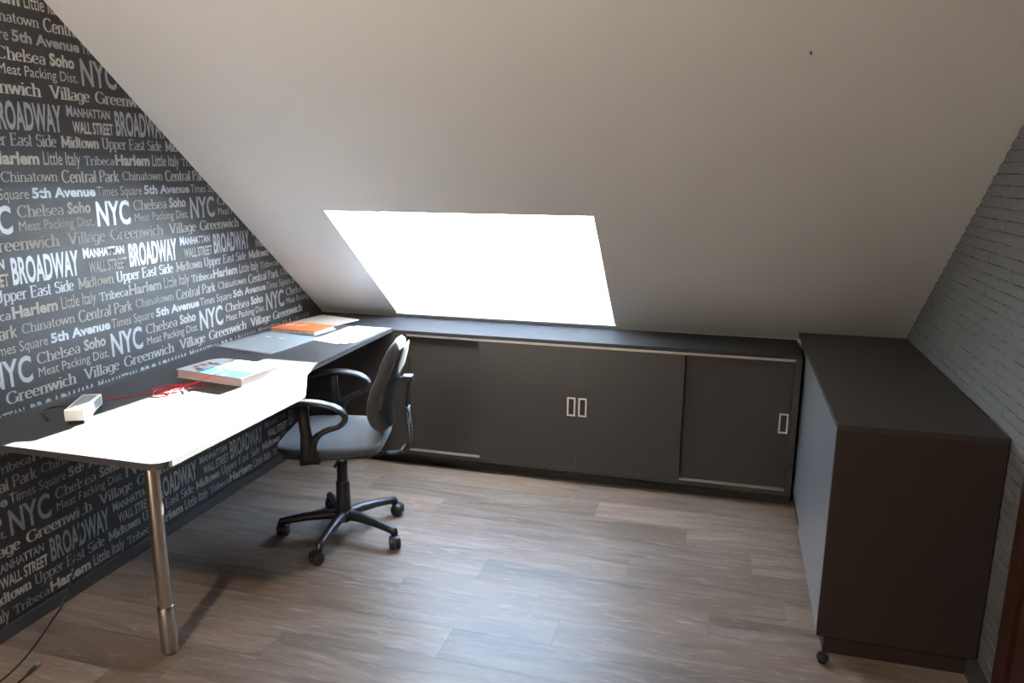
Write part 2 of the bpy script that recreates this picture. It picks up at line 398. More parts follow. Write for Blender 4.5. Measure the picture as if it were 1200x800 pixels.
# ================================================================ LETTERING ON THE LEFT WALL (flat print)
# --- a small broad-nib alphabet for the serif faces: unit cap height, x-height 0.66
XH = 0.66
def arc(cx, cy, rx, ry, a0, a1, n=12):
    return [(cx + rx * math.cos(R(a0 + (a1 - a0) * i / n)), cy + ry * math.sin(R(a0 + (a1 - a0) * i / n))) for i in range(n + 1)]
h = XH / 2
G = {   # char: (advance, [strokes], [serif centres])
 'C': (.80, [arc(.42, .5, .36, .5, 42, 318, 20)], [('v', .70, .86)]),
 'G': (.86, [arc(.42, .5, .36, .5, 42, 330, 20), [(.74, .05), (.74, .42)]], [('v', .70, .86), ('h', .74, .42)]),
 'V': (.84, [[(.10, 1), (.42, 0)], [(.74, 1), (.42, 0)]], [('h', .10, 1), ('h', .74, 1)]),
 'U': (.84, [[(.14, 1), (.14, .32)] + arc(.40, .32, .26, .32, 180, 360, 12) + [(.66, 1)]], [('h', .14, 1), ('h', .66, 1)]),
 'E': (.70, [[(.14, 0), (.14, 1)], [(.14, 1), (.60, 1)], [(.14, .52), (.50, .52)], [(.14, 0), (.62, 0)]], [('h', .14, 0), ('h', .14, 1), ('v', .60, .92), ('v', .62, .08), ('v', .50, .52)]),
 'S': (.62, [arc(.31, .74, .22, .26, 40, 250, 12)[:-1] + arc(.31, .26, .24, .27, 80, -150, 14)], [('v', .50, .88), ('v', .08, .14)]),
 'T': (.78, [[(.39, 0), (.39, 1)], [(.06, 1), (.72, 1)]], [('h', .39, 0), ('v', .06, .92), ('v', .72, .92)]),
 'M': (.98, [[(.12, 0), (.12, 1)], [(.12, 1), (.48, .15)], [(.48, .15), (.84, 1)], [(.84, 1), (.84, 0)]], [('h', .12, 0), ('h', .12, 1), ('h', .84, 0), ('h', .84, 1)]),
 'P': (.66, [[(.14, 0), (.14, 1)], [(.14, 1)] + arc(.30, .74, .28, .26, 90, -90, 12) + [(.14, .48)]], [('h', .14, 0), ('h', .14, 1)]),
 'a': (.56, [arc(.27, XH - .17, .17, .17, 150, 0, 8) + [(.44, .0)], arc(.25, .18, .19, .18, 0, 360, 14)], []),
 'b': (.60, [[(.10, 0), (.10, 1)], arc(.30, h, .22, h, 0, 360, 18)], [('l', .10, 1)]),
 'c': (.50, [arc(.28, h, .22, h, 50, 312, 16)], []),
 'd': (.60, [[(.48, 0), (.48, 1)], arc(.28, h, .22, h, 0, 360, 18)], [('l', .48, 1)]),
 'e': (.54, [[(.07, h + .03), (.47, h + .03)], arc(.27, h, .21, h, 8, 315, 18)], []),
 'g': (.60, [arc(.28, h, .22, h, 0, 360, 18), [(.50, XH), (.50, -.08)] + arc(.28, -.08, .22, .18, 0, -150, 10)], []),
 'h': (.62, [[(.12, 0), (.12, 1)], [(.12, h)] + arc(.31, XH - .2, .18, .2, 170, 0, 10) + [(.49, 0)]], [('h', .12, 0), ('h', .49, 0), ('l', .12, 1)]),
 'i': (.28, [[(.14, 0), (.14, XH)], [(.14, .86), (.14, .96)]], [('h', .14, 0), ('l', .14, XH)]),
 'k': (.60, [[(.12, 0), (.12, 1)], [(.48, XH), (.14, .26)], [(.22, .34), (.52, 0)]], [('h', .12, 0), ('l', .12, 1)]),
 'l': (.28, [[(.14, 0), (.14, 1)]], [('h', .14, 0), ('l', .14, 1)]),
 'm': (.94, [[(.12, 0), (.12, XH)], arc(.28, XH - .2, .16, .2, 170, 0, 10) + [(.44, 0)], arc(.62, XH - .2, .17, .2, 170, 0, 10) + [(.79, 0)]], [('h', .12, 0), ('h', .44, 0), ('h', .79, 0), ('l', .12, XH)]),
 'n': (.62, [[(.12, 0), (.12, XH)], [(.12, h)] + arc(.31, XH - .2, .18, .2, 170, 0, 10) + [(.49, 0)]], [('h', .12, 0), ('h', .49, 0), ('l', .12, XH)]),
 'o': (.58, [arc(.29, h, .23, h, 0, 360, 20)], []),
 'p': (.60, [[(.12, XH), (.12, -.28)], arc(.32, h, .22, h, 0, 360, 18)], [('h', .12, -.28), ('l', .12, XH)]),
 'q': (.60, [[(.48, XH), (.48, -.28)], arc(.28, h, .22, h, 0, 360, 18)], []),
 'r': (.44, [[(.12, 0), (.12, XH)], [(.12, h)] + arc(.30, XH - .2, .16, .2, 165, 45, 7)], [('h', .12, 0), ('l', .12, XH)]),
 's': (.46, [arc(.23, XH * .74, .15, XH * .25, 40, 250, 10)[:-1] + arc(.23, XH * .27, .17, XH * .27, 80, -150, 10)], []),
 't': (.40, [[(.16, .92), (.16, .14)] + arc(.28, .14, .12, .14, 180, 300, 6), [(.03, XH), (.34, XH)]], []),
 'w': (.86, [[(.06, XH), (.24, 0)], [(.43, XH), (.24, 0)], [(.43, XH), (.62, 0)], [(.80, XH), (.62, 0)]], [('h', .06, XH), ('h', .80, XH)]),
 ' ': (.34, [], []),
}
def stroke_bm(bm, pts, a, b):
    n = len(pts); vs0 = []
    closed = n > 3 and abs(pts[0][0] - pts[-1][0]) < 1e-4 and abs(pts[0][1] - pts[-1][1]) < 1e-4
    for i, (x, y) in enumerate(pts):
        if closed: p, q = pts[(i - 1) if i > 0 else n - 2], pts[(i + 1) if i < n - 1 else 1]
        else: p, q = pts[max(i - 1, 0)], pts[min(i + 1, n - 1)]
        tx, ty = q[0] - p[0], q[1] - p[1]; l = math.hypot(tx, ty) or 1; nx, ny = -ty / l, tx / l
        wd = math.sqrt((a * nx) ** 2 + (b * ny) ** 2)
        vs0.append((bm.verts.new((0, x + nx * wd, y + ny * wd)), bm.verts.new((0, x - nx * wd, y - ny * wd))))
    for i in range(n - 1):
        try: bm.faces.new((vs0[i][0], vs0[i][1], vs0[i + 1][1], vs0[i + 1][0]))
        except ValueError: pass
def quad_bm(bm, x0, x1, y0, y1):
    bm.faces.new([bm.verts.new((0, x, y)) for x, y in ((x0, y0), (x1, y0), (x1, y1), (x0, y1))])
def nib_word(text, a, b, serif, track=0.0):
    bm = bmesh.new(); x = 0.0
    for ch in text:
        adv, strokes, ser = G[ch]
        for s in strokes:
            # inset so outlines keep inside the cap height
            stroke_bm(bm, [(x + px, b + py * (1 - 2 * b)) for px, py in s], a, b)
        if serif:
            for kind, sx, sy in ser:
                yy = b + sy * (1 - 2 * b)
                if kind == 'h': quad_bm(bm, x + sx - serif - a, x + sx + serif + a, yy - b, yy + b)
                elif kind == 'l': quad_bm(bm, x + sx - serif - a, x + sx, yy - b, yy + b)
                else: quad_bm(bm, x + sx - b, x + sx + b, yy - serif * 1.3, yy + serif * 1.3)
        x += adv + track
    return bm
def font_word(text, bold=0.0):
    """Blender's built-in face turned into a flat mesh, scaled so that the cap height is 1"""
    def conv(t):
        c = bpy.data.curves.new('t', 'FONT'); c.body = t; c.resolution_u = 3; c.offset = bold; c.fill_mode = 'FRONT'
        o = bpy.data.objects.new('t', c); COL.objects.link(o)
        bpy.context.view_layer.update()
        me = bpy.data.meshes.new_from_object(o.evaluated_get(bpy.context.evaluated_depsgraph_get()))
        bpy.data.objects.remove(o); bpy.data.curves.remove(c); return me
    ref = conv('H'); z0 = min(v.co.y for v in ref.vertices); ch = max(v.co.y for v in ref.vertices) - z0
    me = conv(text); bm = bmesh.new(); bm.from_mesh(me)
    for v in bm.verts: v.co = Vector((0, v.co.x / ch, (v.co.y - z0) / ch))
    return bm
def fit(bm, width, cap):
    ys = [v.co.y for v in bm.verts]; a, b = min(ys), max(ys)
    for v in bm.verts: v.co.y = (v.co.y - a) * width / (b - a); v.co.z *= cap
    for f in bm.faces:
        f.normal_update()
        if f.normal.x < 0: f.normal_flip()
    return bm
def small_caps(big, rest, k=0.84, bold=0.03):
    b1 = font_word(big, bold); w1 = max(v.co.y for v in b1.verts)
    b2 = font_word(rest, bold)
    for v in b2.verts: v.co.y = v.co.y * k + w1 + 0.06; v.co.z = v.co.z * k
    me = bpy.data.meshes.new('t'); b2.to_mesh(me); b2.free(); b1.from_mesh(me); bpy.data.meshes.remove(me); return b1
PY, PZ = 0.512, 0.4925
WORDS = [  # mesh, ink, y0, y1, baseline z, cap height
 (lambda: nib_word('Chinatown', .060, .030, .07), 'ink_matte', .315, .531, 1.485, .033),
 (lambda: nib_word('Central Park', .085, .030, .0, -.02), 'ink_matte', .547, .808, 1.479, .044),
 (lambda: font_word('5th Avenue', .035), 'ink_metal', .421, .688, 1.430, .035),
 (lambda: font_word('Times Square', -.004), 'ink_matte', .696, .920, 1.430, .034),
 (lambda: nib_word('Chelsea', .070, .028, .08), 'ink_matte', .356, .538, 1.371, .039),
 (lambda: font_word('Soho', .040), 'ink_matte', .556, .658, 1.372, .041),
 (lambda: font_word('Meat Packing Dist.', 0), 'ink_matte', .356, .667, 1.327, .032),
 (lambda: font_word('NYC', .022), 'ink_metal', .683, .845, 1.321, .090),
 (lambda: nib_word('Greenwich', .088, .030, .07), 'ink_matte', .735, 1.019, 1.266, .042),
 (lambda: nib_word('Village', .088, .030, .07), 'ink_matte', .540, .712, 1.266, .042),
 (lambda: font_word('BROADWAY', .028), 'ink_metal', .819, 1.088, 1.156, .089),
 (lambda: small_caps('M', 'ANHATTAN'), 'ink_metal', .600, .796, 1.212, .037),
 (lambda: font_word('WALL STREET', .022), 'ink_matte', .620, .805, 1.156, .041),
 (lambda: nib_word('Midtown', .105, .035, .05), 'ink_matte', .563, .730, 1.106, .039),
 (lambda: nib_word('Upper East Side', .080, .030, .06), 'ink_metal', .744, 1.056, 1.106, .040),
 (lambda: font_word('Harlem', .038), 'ink_matte', .800, .978, 1.047, .041),
 (lambda: font_word('Little Italy', .004), 'ink_matte', .994, 1.148, 1.047, .044),
 (lambda: nib_word('Tribeca', .060, .045, .08), 'ink_metal', .652, .793, 1.048, .031),
]
nw = 0
for mk, ink, y0, y1, zb, cap in WORDS:
    base = None
    for i in range(-2, 5):
        for j in range(-3, 4):
            ya, za = y0 + i * PY, zb + j * PZ
            yb_ = ya + (y1 - y0)
            if ya < -0.42 or yb_ > 2.24 or za < 0.05: continue
            if ya > yslope(za) - 0.02 or za > 2.45: continue
            if za + cap < DZ + 0.0 and ya > YF - 0.05: continue
            if DZ - 0.02 < za + cap < DZ + 0.001 and False: continue
            if base is None:
                base = link('printed_word', fit(mk(), y1 - y0, cap), ink, wall_left); o = base
            else:
                o = base.copy(); COL.objects.link(o)
            o.location = (0.0007, ya, za); nw += 1
print('words', nw)

# ================================================================ LOW CABINETS UNDER THE SLOPE
cab = thing('sliding_door_cabinet', 'long low anthracite cabinet with four sliding doors under the roof window', 'cabinet', (0, 0, 0))
XS = 2.586
bm = bmesh.new()
box(bm, 0.003, 0.68, YF, YF + 0.02, 0.061, 0.7115)            # filler panel beside the desk
box(bm, 2.557, XS - 0.001, YF, 2.25, 0.061, 0.7115)           # right upright
box(bm, 0.66, 0.68, YF + 0.02, 2.25, 0.061, 0.7115)
box(bm, 0.68, 2.557, YF, 2.25, 0.061, 0.084)                  # bottom board
box(bm, 0.68, 2.557, 2.235, 2.25, 0.084, 0.7115)              # back
link('carcass', bm, 'laminate', cab)
link('plinth', BX(0.003, XS - 0.001, YF + 0.045, YF + 0.06, 0.0, 0.061), 'dark_base', cab)
link('top_track', BX(0.68, 2.557, YF - 0.0005, YF + 0.045, 0.701, 0.7115), 'alu', cab)
link('bottom_track', BX(0.68, 2.557, YF - 0.0005, YF + 0.045, 0.084, 0.0885), 'alu', cab)
def handle_at(xc, zc, yf, parent):
    w_, h_ = 0.0205, 0.0475; t = 0.0075
    bm = bmesh.new()
    for a in ((xc - w_, xc - w_ + t, zc - h_, zc + h_), (xc + w_ - t, xc + w_, zc - h_, zc + h_), (xc - w_ + t, xc + w_ - t, zc - h_, zc - h_ + t), (xc - w_ + t, xc + w_ - t, zc + h_ - t, zc + h_)):
        box(bm, a[0], a[1], yf - 0.003, yf + 0.001, a[2], a[3])
    hd = link('handle', bm, 'handle', parent)
    return hd
def sliding(x0, x1, yf, hx):
    bm = bmesh.new()
    hw, hh, hz = 0.0135, 0.040, 0.403      # recess cut into the door behind the handle
    z0, z1 = (0.0846 if yf < YF else 0.0885), 0.7005
    if hx is None: box(bm, x0, x1, yf, yf + 0.016, z0, z1)
    else:
        box(bm, x0, hx - hw, yf, yf + 0.016, z0, z1); box(bm, hx + hw, x1, yf, yf + 0.016, z0, z1)
        box(bm, hx - hw, hx + hw, yf, yf + 0.016, z0, hz - hh); box(bm, hx - hw, hx + hw, yf, yf + 0.016, hz + hh, z1)
        box(bm, hx - hw, hx + hw, yf + 0.011, yf + 0.016, hz - hh, hz + hh)
    d = link('sliding_door', bm, 'laminate', cab)
    if hx is not None: handle_at(hx, hz, yf, d)
    return d
sliding(0.682, 1.13, YF + 0.024, None)
sliding(1.070, 1.5712, YF - 0.0015, 1.5435)
sliding(1.5718, 2.075, YF - 0.0015, 1.5995)
sliding(2.02, 2.556, YF + 0.024, 2.529)

top = link('worktop', prism(bmesh.new(), [(0.003, YF), (XS - 0.001, YF), (XS - 0.001, 2.256), (0.003, 2.256)], 0.712, ZC, bevel=0.0012), 'worktop')
tag(top, 'long dark grey worktop shelf running below the roof window', 'worktop')

# ---------------------------------------------------------------- side cabinet along the right wall
SY, SH = 0.772, 0.781
sc = thing('side_cabinet', 'tall dark brown side cabinet jutting out along the grey brick wall', 'cabinet', (0, 0, 0))
SX1 = XR - 0.004
bm = bmesh.new()
box(bm, XS + 0.024, SX1, SY + 0.02, 2.15, 0.061, 0.08); box(bm, SX1 - 0.016, SX1, SY + 0.02, 2.15, 0.08, 0.763)
box(bm, XS + 0.024, SX1 - 0.016, 2.134, 2.15, 0.08, 0.763); box(bm, XS + 0.024, SX1 - 0.016, 1.40, 1.416, 0.08, 0.763)
link('carcass', bm, 'laminate', sc)
link('top_board', BX(XS, SX1, SY - 0.001, 2.185, 0.7635, SH, bevel=0.001), 'laminate', sc)
link('end_panel', BX(XS, SX1, SY, SY + 0.018, 0.061, 0.763, bevel=0.0008), 'laminate_brown', sc)
link('plinth', BX(XS + 0.024, SX1 - 0.004, SY + 0.010, SY + 0.026, 0.0, 0.0605), 'laminate_brown', sc)
link('side_plinth', BX(XS + 0.024, XS + 0.040, SY + 0.026, 2.15, 0.0, 0.0605), 'dark_base', sc)
link('sliding_door', BX(XS + 0.002, XS + 0.012, SY + 0.020, 1.52, 0.064, 0.7625, bevel=0.0006), 'laminate_sheen_tint', sc)
link('sliding_door', BX(XS + 0.013, XS + 0.023, 1.48, 2.14, 0.064, 0.7625, bevel=0.0006), 'laminate_sheen_tint', sc)

bm = lathe(bmesh.new(), [(0.010, 0.0), (0.013, 0.002), (0.013, 0.010), (0.017, 0.013), (0.019, 0.017), (0.019, 0.024), (0.015, 0.030), (0.006, 0.032)], 20)
ds = link('door_stop', bm, 'rubber', loc=(2.603, 0.722, 0.0)); auto_smooth(ds, 40)
tag(ds, 'small black rubber door stop on the floor by the side cabinet', 'door stop')

# ================================================================ DESK
desk = thing('desk', 'anthracite wall desk on a steel leg along the lettered wall, sunlit near its front', 'desk', (0, 0, 0))
pts = [(0.013, 0.0)]
rc = 0.045
pts += [(0.778 - rc + rc * math.sin(R(a)), rc - rc * math.cos(R(a))) for a in range(0, 91, 15)]
pts += [(0.787, 0.70), (0.785, 0.735), (0.765, 0.775), (0.635, 1.005), (0.618, 1.04), (0.610, 1.08), (0.605, YF - 0.002), (0.013, YF - 0.002)]
pts[0] = (0.002, 0.0); pts[-1] = (0.002, YF - 0.002)
dt = link('desk_top', prism(bmesh.new(), pts, DZ - 0.020, DZ, bevel=0.0015), 'desk', desk)
leg = thing('leg', 'x', 'x')
bpy.data.objects.remove(leg)
lx, ly = 0.57, 0.194
lo = link('leg', lathe(bmesh.new(), [(0.0225, 0.150), (0.0225, DZ - 0.030)], 40, (lx, ly, 0)), 'chrome', desk); auto_smooth(lo)
o = link('leg_sleeve', lathe(bmesh.new(), [(0.0245, 0.004), (0.0265, 0.006), (0.0265, 0.164), (0.0255, 0.166), (0.0226, 0.166)], 40, (lx, ly, 0)), 'chrome', lo); auto_smooth(o)
o = link('foot', lathe(bmesh.new(), [(0.022, 0.0), (0.024, 0.002), (0.024, 0.0055)], 32, (lx, ly, 0)), 'rubber', lo); auto_smooth(o)
o = link('leg_plate', lathe(bmesh.new(), [(0.026, DZ - 0.040), (0.045, DZ - 0.030), (0.045, DZ - 0.0222)], 32, (lx, ly, 0)), 'chrome', lo); auto_smooth(o)

# ================================================================ THINGS ON THE DESK
# white box lifted on a dark base
a = R(27)
bt = thing('power_supply_box', 'small oblong white box on a dark foot at the near end of the desk', 'box', (0.2455, 0.2865, DZ), a)
link('housing', BX(-0.029, 0.029, -0.0875, 0.0875, 0.013, 0.050, bevel=0.003), 'white_plastic', bt)
link('lid_panel', BX(-0.020, 0.020, -0.070, 0.070, 0.050, 0.0512, bevel=0.0004), 'grey_plastic', bt)
link('side_panel', BX(0.029, 0.0300, -0.072, 0.078, 0.018, 0.045, bevel=0.0003), 'grey_plastic', bt)
link('base', BX(-0.024, 0.024, -0.078, 0.078, 0.0003, 0.013), 'rubber', bt)
bm = tube(bmesh.new(), smooth_path([(0.155, 0.335, .743), (0.11, 0.345, .744), (0.085, 0.335, .7435), (0.070, 0.305, .7435), (0.085, 0.27, .7435), (0.13, 0.24, .7435), (0.17, 0.215, .7435)]), 0.0028, 8)
tag(link('black_lead', bm, 'black_cable', smooth=True), 'short black lead curled behind the white box on the desk', 'cable')

# red lead running from the box to the book, with loops
z = DZ + 0.0016
ctrl = [(0.196, 0.400, z), (0.170, 0.44, z), (0.19, 0.468, z), (0.216, 0.492, z), (0.240, 0.54, z), (0.254, 0.558, z), (0.30, 0.562, z), (0.345, 0.60, z), (0.325, 0.66, z), (0.262, 0.68, z), (0.245, 0.60, z + .003), (0.29, 0.585, z + .003), (0.36, 0.64, z + .003), (0.392, 0.69, z), (0.345, 0.715, z), (0.30, 0.665, z + .005), (0.275, 0.575, z + .005), (0.315, 0.53, z), (0.345, 0.56, z), (0.325, 0.60, z + .006), (0.35, 0.66, z + .01), (0.395, 0.70, z + .030), (0.408, 0.755, z + .042), (0.40, 0.80, z + .0425)]
rl = link('earphone_lead', tube(bmesh.new(), smooth_path(ctrl, 7), 0.0015, 7), 'red_cable', smooth=True)
tag(rl, 'thin red looped lead running from the white box to the book', 'cable')
link('earbud', lathe(bmesh.new(), [(0.003, -.006), (0.006, -.004), (0.0065, .003), (0.003, .006)], 14, (0.40, 0.803, z + .046)), 'white_plastic', rl, smooth=True)

# thick book / magazine stack with a blue and pale picture cover
bk = thing('picture_book', 'thick paperback with a blue and white picture cover, half in the sun', 'book', (0.205, 0.775, DZ), R(-8))
BW, BD, BT = 0.325, 0.215, 0.034
def cover_outline(z0, z1, ins=0.0):
    pp = [(ins, ins)] + [(BW - ins, ins), (BW - ins, BD - ins), (0.055, BD - ins)]
    pp += [(0.055 - 0.055 * math.sin(R(t)) + ins, BD - 0.07 + 0.07 * math.cos(R(t)) - ins) for t in (25, 50, 75)]
    return prism(bmesh.new(), pp, z0, z1, bevel=0.0004)
link('back_cover', cover_outline(0.0004, 0.0024), 'cover_pale', bk)
link('page_block', cover_outline(0.0025, BT - 0.0035, 0.004), 'page_edge', bk)
fc = link('front_cover', cover_outline(BT - 0.0034, BT - 0.001), 'cover_pale', bk)
zc = BT - 0.0009
link('cover_band', BX(0.10, BW - 0.002, 0.001, 0.085, zc, zc + 0.0004), 'cover_blue', fc)
rr = random.Random(3)
for k in range(7):
    bm = bmesh.new()
    x, y = rr.uniform(.02, .10), rr.uniform(.02, .16); pp = [(x + .013 * rr.uniform(.7, 1.3) * math.cos(R(t)), y + .012 * rr.uniform(.6, 1.2) * math.sin(R(t))) for t in range(0, 360, 45)]
    prism(bm, pp, zc, zc + 0.0004)
    link('cover_picture', bm, 'print_red', fc)
for k in range(5):
    bm = bmesh.new()
    x, y = rr.uniform(.05, .13), rr.uniform(.09, .19); pp = [(x + .010 * math.cos(R(t)), y + .010 * math.sin(R(t))) for t in range(0, 360, 60)]
    prism(bm, pp, zc, zc + 0.0005)
    link('cover_picture', bm, 'print_green', fc)

# grey clear-cover folder against the wall
fo = thing('document_folder', 'flat grey plastic folder on the desk in front of the orange binder', 'folder', (0, 0, DZ))
fp = [(0.022, 1.262), (0.338, 1.208), (0.375, 1.560), (0.060, 1.610)]
link('back_cover', prism(bmesh.new(), fp, 0.0003, 0.0022), 'grey_plastic', fo)
ip = [(0.026, 1.266), (0.333, 1.214), (0.369, 1.556), (0.063, 1.605)]
link('paper_sheets', prism(bmesh.new(), ip, 0.0023, 0.0052), 'paper', fo)
link('front_cover', prism(bmesh.new(), fp, 0.0053, 0.0065, bevel=0.0003), 'grey_plastic', fo)
for (x, y) in ((0.12, 1.50), (0.20, 1.485)):
    bm = bmesh.new(); prism(bm, [(x, y), (x + .03, y - .004), (x + .032, y + .006), (x + .002, y + .010)], 0.0066, 0.0070)
    link('label_tab', bm, 'page_edge', fo)

# orange ring binder
rb = thing('ring_binder', 'orange lever ring binder lying by the lettered wall', 'binder', (0, 0, DZ))
Q = [(0.062, 1.625), (0.322, 1.612), (0.345, 1.782), (0.088, 1.800)]
link('lower_cover', prism(bmesh.new(), Q, 0.0004, 0.0030), 'cover_pale', rb)
link('paper_block', prism(bmesh.new(), [(0.072, 1.632), (0.316, 1.620), (0.338, 1.775), (0.096, 1.792)], 0.0031, 0.0180), 'page_edge', rb)
link('upper_cover', prism(bmesh.new(), Q, 0.0181, 0.0215, bevel=0.0006), 'orange', rb)
for x in (0.125, 0.185):
    bm = bmesh.new(); prism(bm, [(x - .02, 1.70), (x - .010, 1.70), (x + .018, 1.76), (x + .008, 1.76)], 0.0216, 0.0222)
    link('white_mark', bm, 'paper', rb)  # slanted white marks lying on the orange cover
for x, y in ((0.150, 1.610), (0.235, 1.605)):
    link('ring', tube(bmesh.new(), [(x + .016 * math.cos(R(t)) , y - .004, 0.013 + .012 * math.sin(R(t))) for t in range(0, 361, 20)], 0.0016, 6, cap=False), 'metal_tip', rb, smooth=True)
link('ring_rail', BX(0.12, 0.27, 1.597, 1.605, 0.007, 0.0105), 'metal_tip', rb)

# cream card and the loose white papers
cp = link('cream_card', prism(bmesh.new(), [(0.030, 1.835), (0.290, 1.812), (0.348, 2.030), (0.088, 2.105)], 0.0003, 0.0045), 'cream', loc=(0, 0, DZ))
tag(cp, 'cream cardboard sleeve behind the orange binder', 'folder')
sheets = [
 ([(0.372, 1.530), (0.560, 1.478), (0.600, 1.800), (0.385, 1.850)], 'white sheet with pale blue print, topmost of the loose papers', 0.0034, True),
 ([(0.358, 1.520), (0.520, 1.470), (0.580, 1.860), (0.410, 1.880)], 'creased white sheet directly under the topmost printed sheet', 0.0022, False),
 ([(0.400, 1.505), (0.585, 1.520), (0.598, 1.870), (0.430, 1.872)], 'lowest of the loose white sheets, sticking out towards the desk edge', 0.0010, False)]
for q, lab, zz, pr in sheets:
    bm = bmesh.new(); n = 8; g = []
    A, B, C_, D_ = [Vector((*p, 0)) for p in q]; rr = random.Random(int(zz * 1e5))
    for lay in (0, 1):
        rows = []
        for i in range(n + 1):
            rw = []
            for j in range(n + 1):
                u, v_ = i / n, j / n
                p = A * (1 - u) * (1 - v_) + B * u * (1 - v_) + C_ * u * v_ + D_ * (1 - u) * v_
                curl = 0.006 * max(0, u + v_ - 1.5) ** 1.5 + 0.0004 * math.sin(7 * u + zz * 900) * math.sin(5 * v_)
                p.z = 0.0005 + zz + max(curl, -zz + .0002) + (0.0002 if lay else 0)
                rw.append(bm.verts.new(p))
            rows.append(rw)
        g.append(rows)
        for i in range(n):
            for j in range(n):
                f = (rows[i][j], rows[i + 1][j], rows[i + 1][j + 1], rows[i][j + 1]); bm.faces.new(f if lay else f[::-1])
    o = link('paper_sheet', bm, 'paper', smooth=True, loc=(0, 0, DZ)); tag(o, lab, 'paper', 'loose papers on the desk')
    if pr:
        for k in range(4):
            y = 1.60 + k * 0.035
            link('printed_block', BX(0.43 + .005 * k, 0.515, y, y + 0.018, zz + .0012, zz + .0015), 'blue_print', o)

# ================================================================ OFFICE CHAIR
CX, CY = 0.72, 1.10
ch = thing('office_chair', 'black fabric swivel office chair with armrests and five castors, at the desk', 'chair', (CX, CY, 0), R(15))
# seat (front is local -X)
def pad(outline, z0, z1, bulge, rim=0.022, n=48):
    """cushion from a closed xy outline with rolled edges"""
    bm = bmesh.new(); rings = []
    prof = [(1.0 - rim * 3.0, z0), (1.0 - rim * .8, z0 + (z1 - z0) * .10), (1.0, z0 + (z1 - z0) * .42), (1.0 - rim * .25, z0 + (z1 - z0) * .72), (1.0 - rim * 1.6, z1 - .004), (1.0 - rim * 5, z1 + bulge * .35), (.45, z1 + bulge * .9), (.12, z1 + bulge)]
    for s, z_ in prof: rings.append([bm.verts.new((x * s, y * s, z_)) for x, y in outline])
    m_ = len(outline)
    for i in range(len(rings) - 1):
        for k in range(m_): bm.faces.new((rings[i][k], rings[i][(k + 1) % m_], rings[i + 1][(k + 1) % m_], rings[i + 1][k]))
    bm.faces.new(rings[0][::-1]); bm.faces.new(rings[-1]); return bm
def superell(ax, ay, p, n=48): return [(math.copysign(abs(math.cos(t)) ** (2 / p), math.cos(t)) * ax, math.copysign(abs(math.sin(t)) ** (2 / p), math.sin(t)) * ay) for t in [2 * math.pi * k / n for k in range(n)]]
ol = superell(0.212, 0.230, 5.5)
ol = [(x - 0.012, y * (1 - 0.16 * max(0, x / 0.225) ** 2)) for x, y in ol]
seat = link('seat', pad(ol, 0.428, 0.464, 0.006), 'fabric', ch, smooth=True)
o = link('seat_shell', pad([(x * .95, y * .95) for x, y in ol], 0.418, 0.4295, 0.0, rim=0.01), 'plastic', seat, smooth=True)
bm = bmesh.new(); box(bm, -0.11, 0.13, -0.07, 0.07, 0.366, 0.419, bevel=0.006)
link('seat_mechanism', bm, 'plastic', ch)
bm = tube(bmesh.new(), [(0.02, -0.07, .390), (0.02, -0.17, .388), (0.02, -0.20, .384)], 0.005, 8)
link('lift_lever', bm, 'plastic', ch, smooth=True)
# column
o = link('column_cover', lathe(bmesh.new(), [(0.031, 0.085), (0.031, 0.10), (0.029, 0.235), (0.0275, 0.242), (0.023, 0.244), (0.0225, 0.318), (0.024, 0.322), (0.022, 0.330), (0.012, 0.331)], 28), 'plastic', ch); auto_smooth(o)
o = link('gas_lift', lathe(bmesh.new(), [(0.012, 0.325), (0.012, 0.368)], 20), 'metal_tip', ch); auto_smooth(o)
# five-arm base; each arm carries a castor
hub = link('base_hub', lathe(bmesh.new(), [(0.030, 0.062), (0.042, 0.070), (0.046, 0.085), (0.043, 0.104), (0.034, 0.112), (0.030, 0.113)], 30), 'plastic', ch); auto_smooth(hub)
for k in range(5):
    ang = R(60 + 72 * k - 15); ca, sa = math.cos(ang), math.sin(ang); RT = Matrix.Rotation(ang, 4, 'Z')
    bm = bmesh.new()
    tube(bm, [(0.030, 0, .091), (0.08, 0, .093), (0.16, 0, .087), (0.235, 0, .077), (0.262, 0, .071), (0.274, 0, .062)], [(.022, .026), (.021, .023), (.018, .019), (.016, .017), (.017, .017), (.008, .010)], 12, flat=(0, 0, 1))
    lathe(bm, [(0.012, 0.046), (0.014, 0.050), (0.014, 0.074)], 14, (0.262, 0, 0))
    bmesh.ops.transform(bm, matrix=RT, verts=bm.verts[:])
    arm = link('base_leg', bm, 'plastic', ch); auto_smooth(arm, 45)
    bm = bmesh.new(); rr = random.Random(k + 2); ca_ = Matrix.Translation(RT @ Vector((0.262, 0, 0))) @ Matrix.Rotation(rr.uniform(0, 6.28), 4, 'Z')
    for s in (-1, 1):
        lathe(bm, [(0.010, s * .002), (0.025, s * .0025), (0.0268, s * .005), (0.0268, s * .018), (0.022, s * .023), (0.008, s * .024)], 22, (0.014, 0, 0.0268), axis='Y')
    tube(bm, [(0.0, 0, .052), (0.006, 0, .044), (0.014, 0, .030)], [(.009, .009), (.009, .009), (.007, .006)], 10)
    hood = [(0.014 + 0.0285 * math.cos(R(t)), 0, 0.0268 + 0.0285 * math.sin(R(t))) for t in range(25, 156, 13)]
    tube(bm, hood, (.0018, .021), 8, flat=None)
    bmesh.ops.transform(bm, matrix=ca_, verts=bm.verts[:])
    o = link('castor', bm, 'plastic', arm); auto_smooth(o, 45)
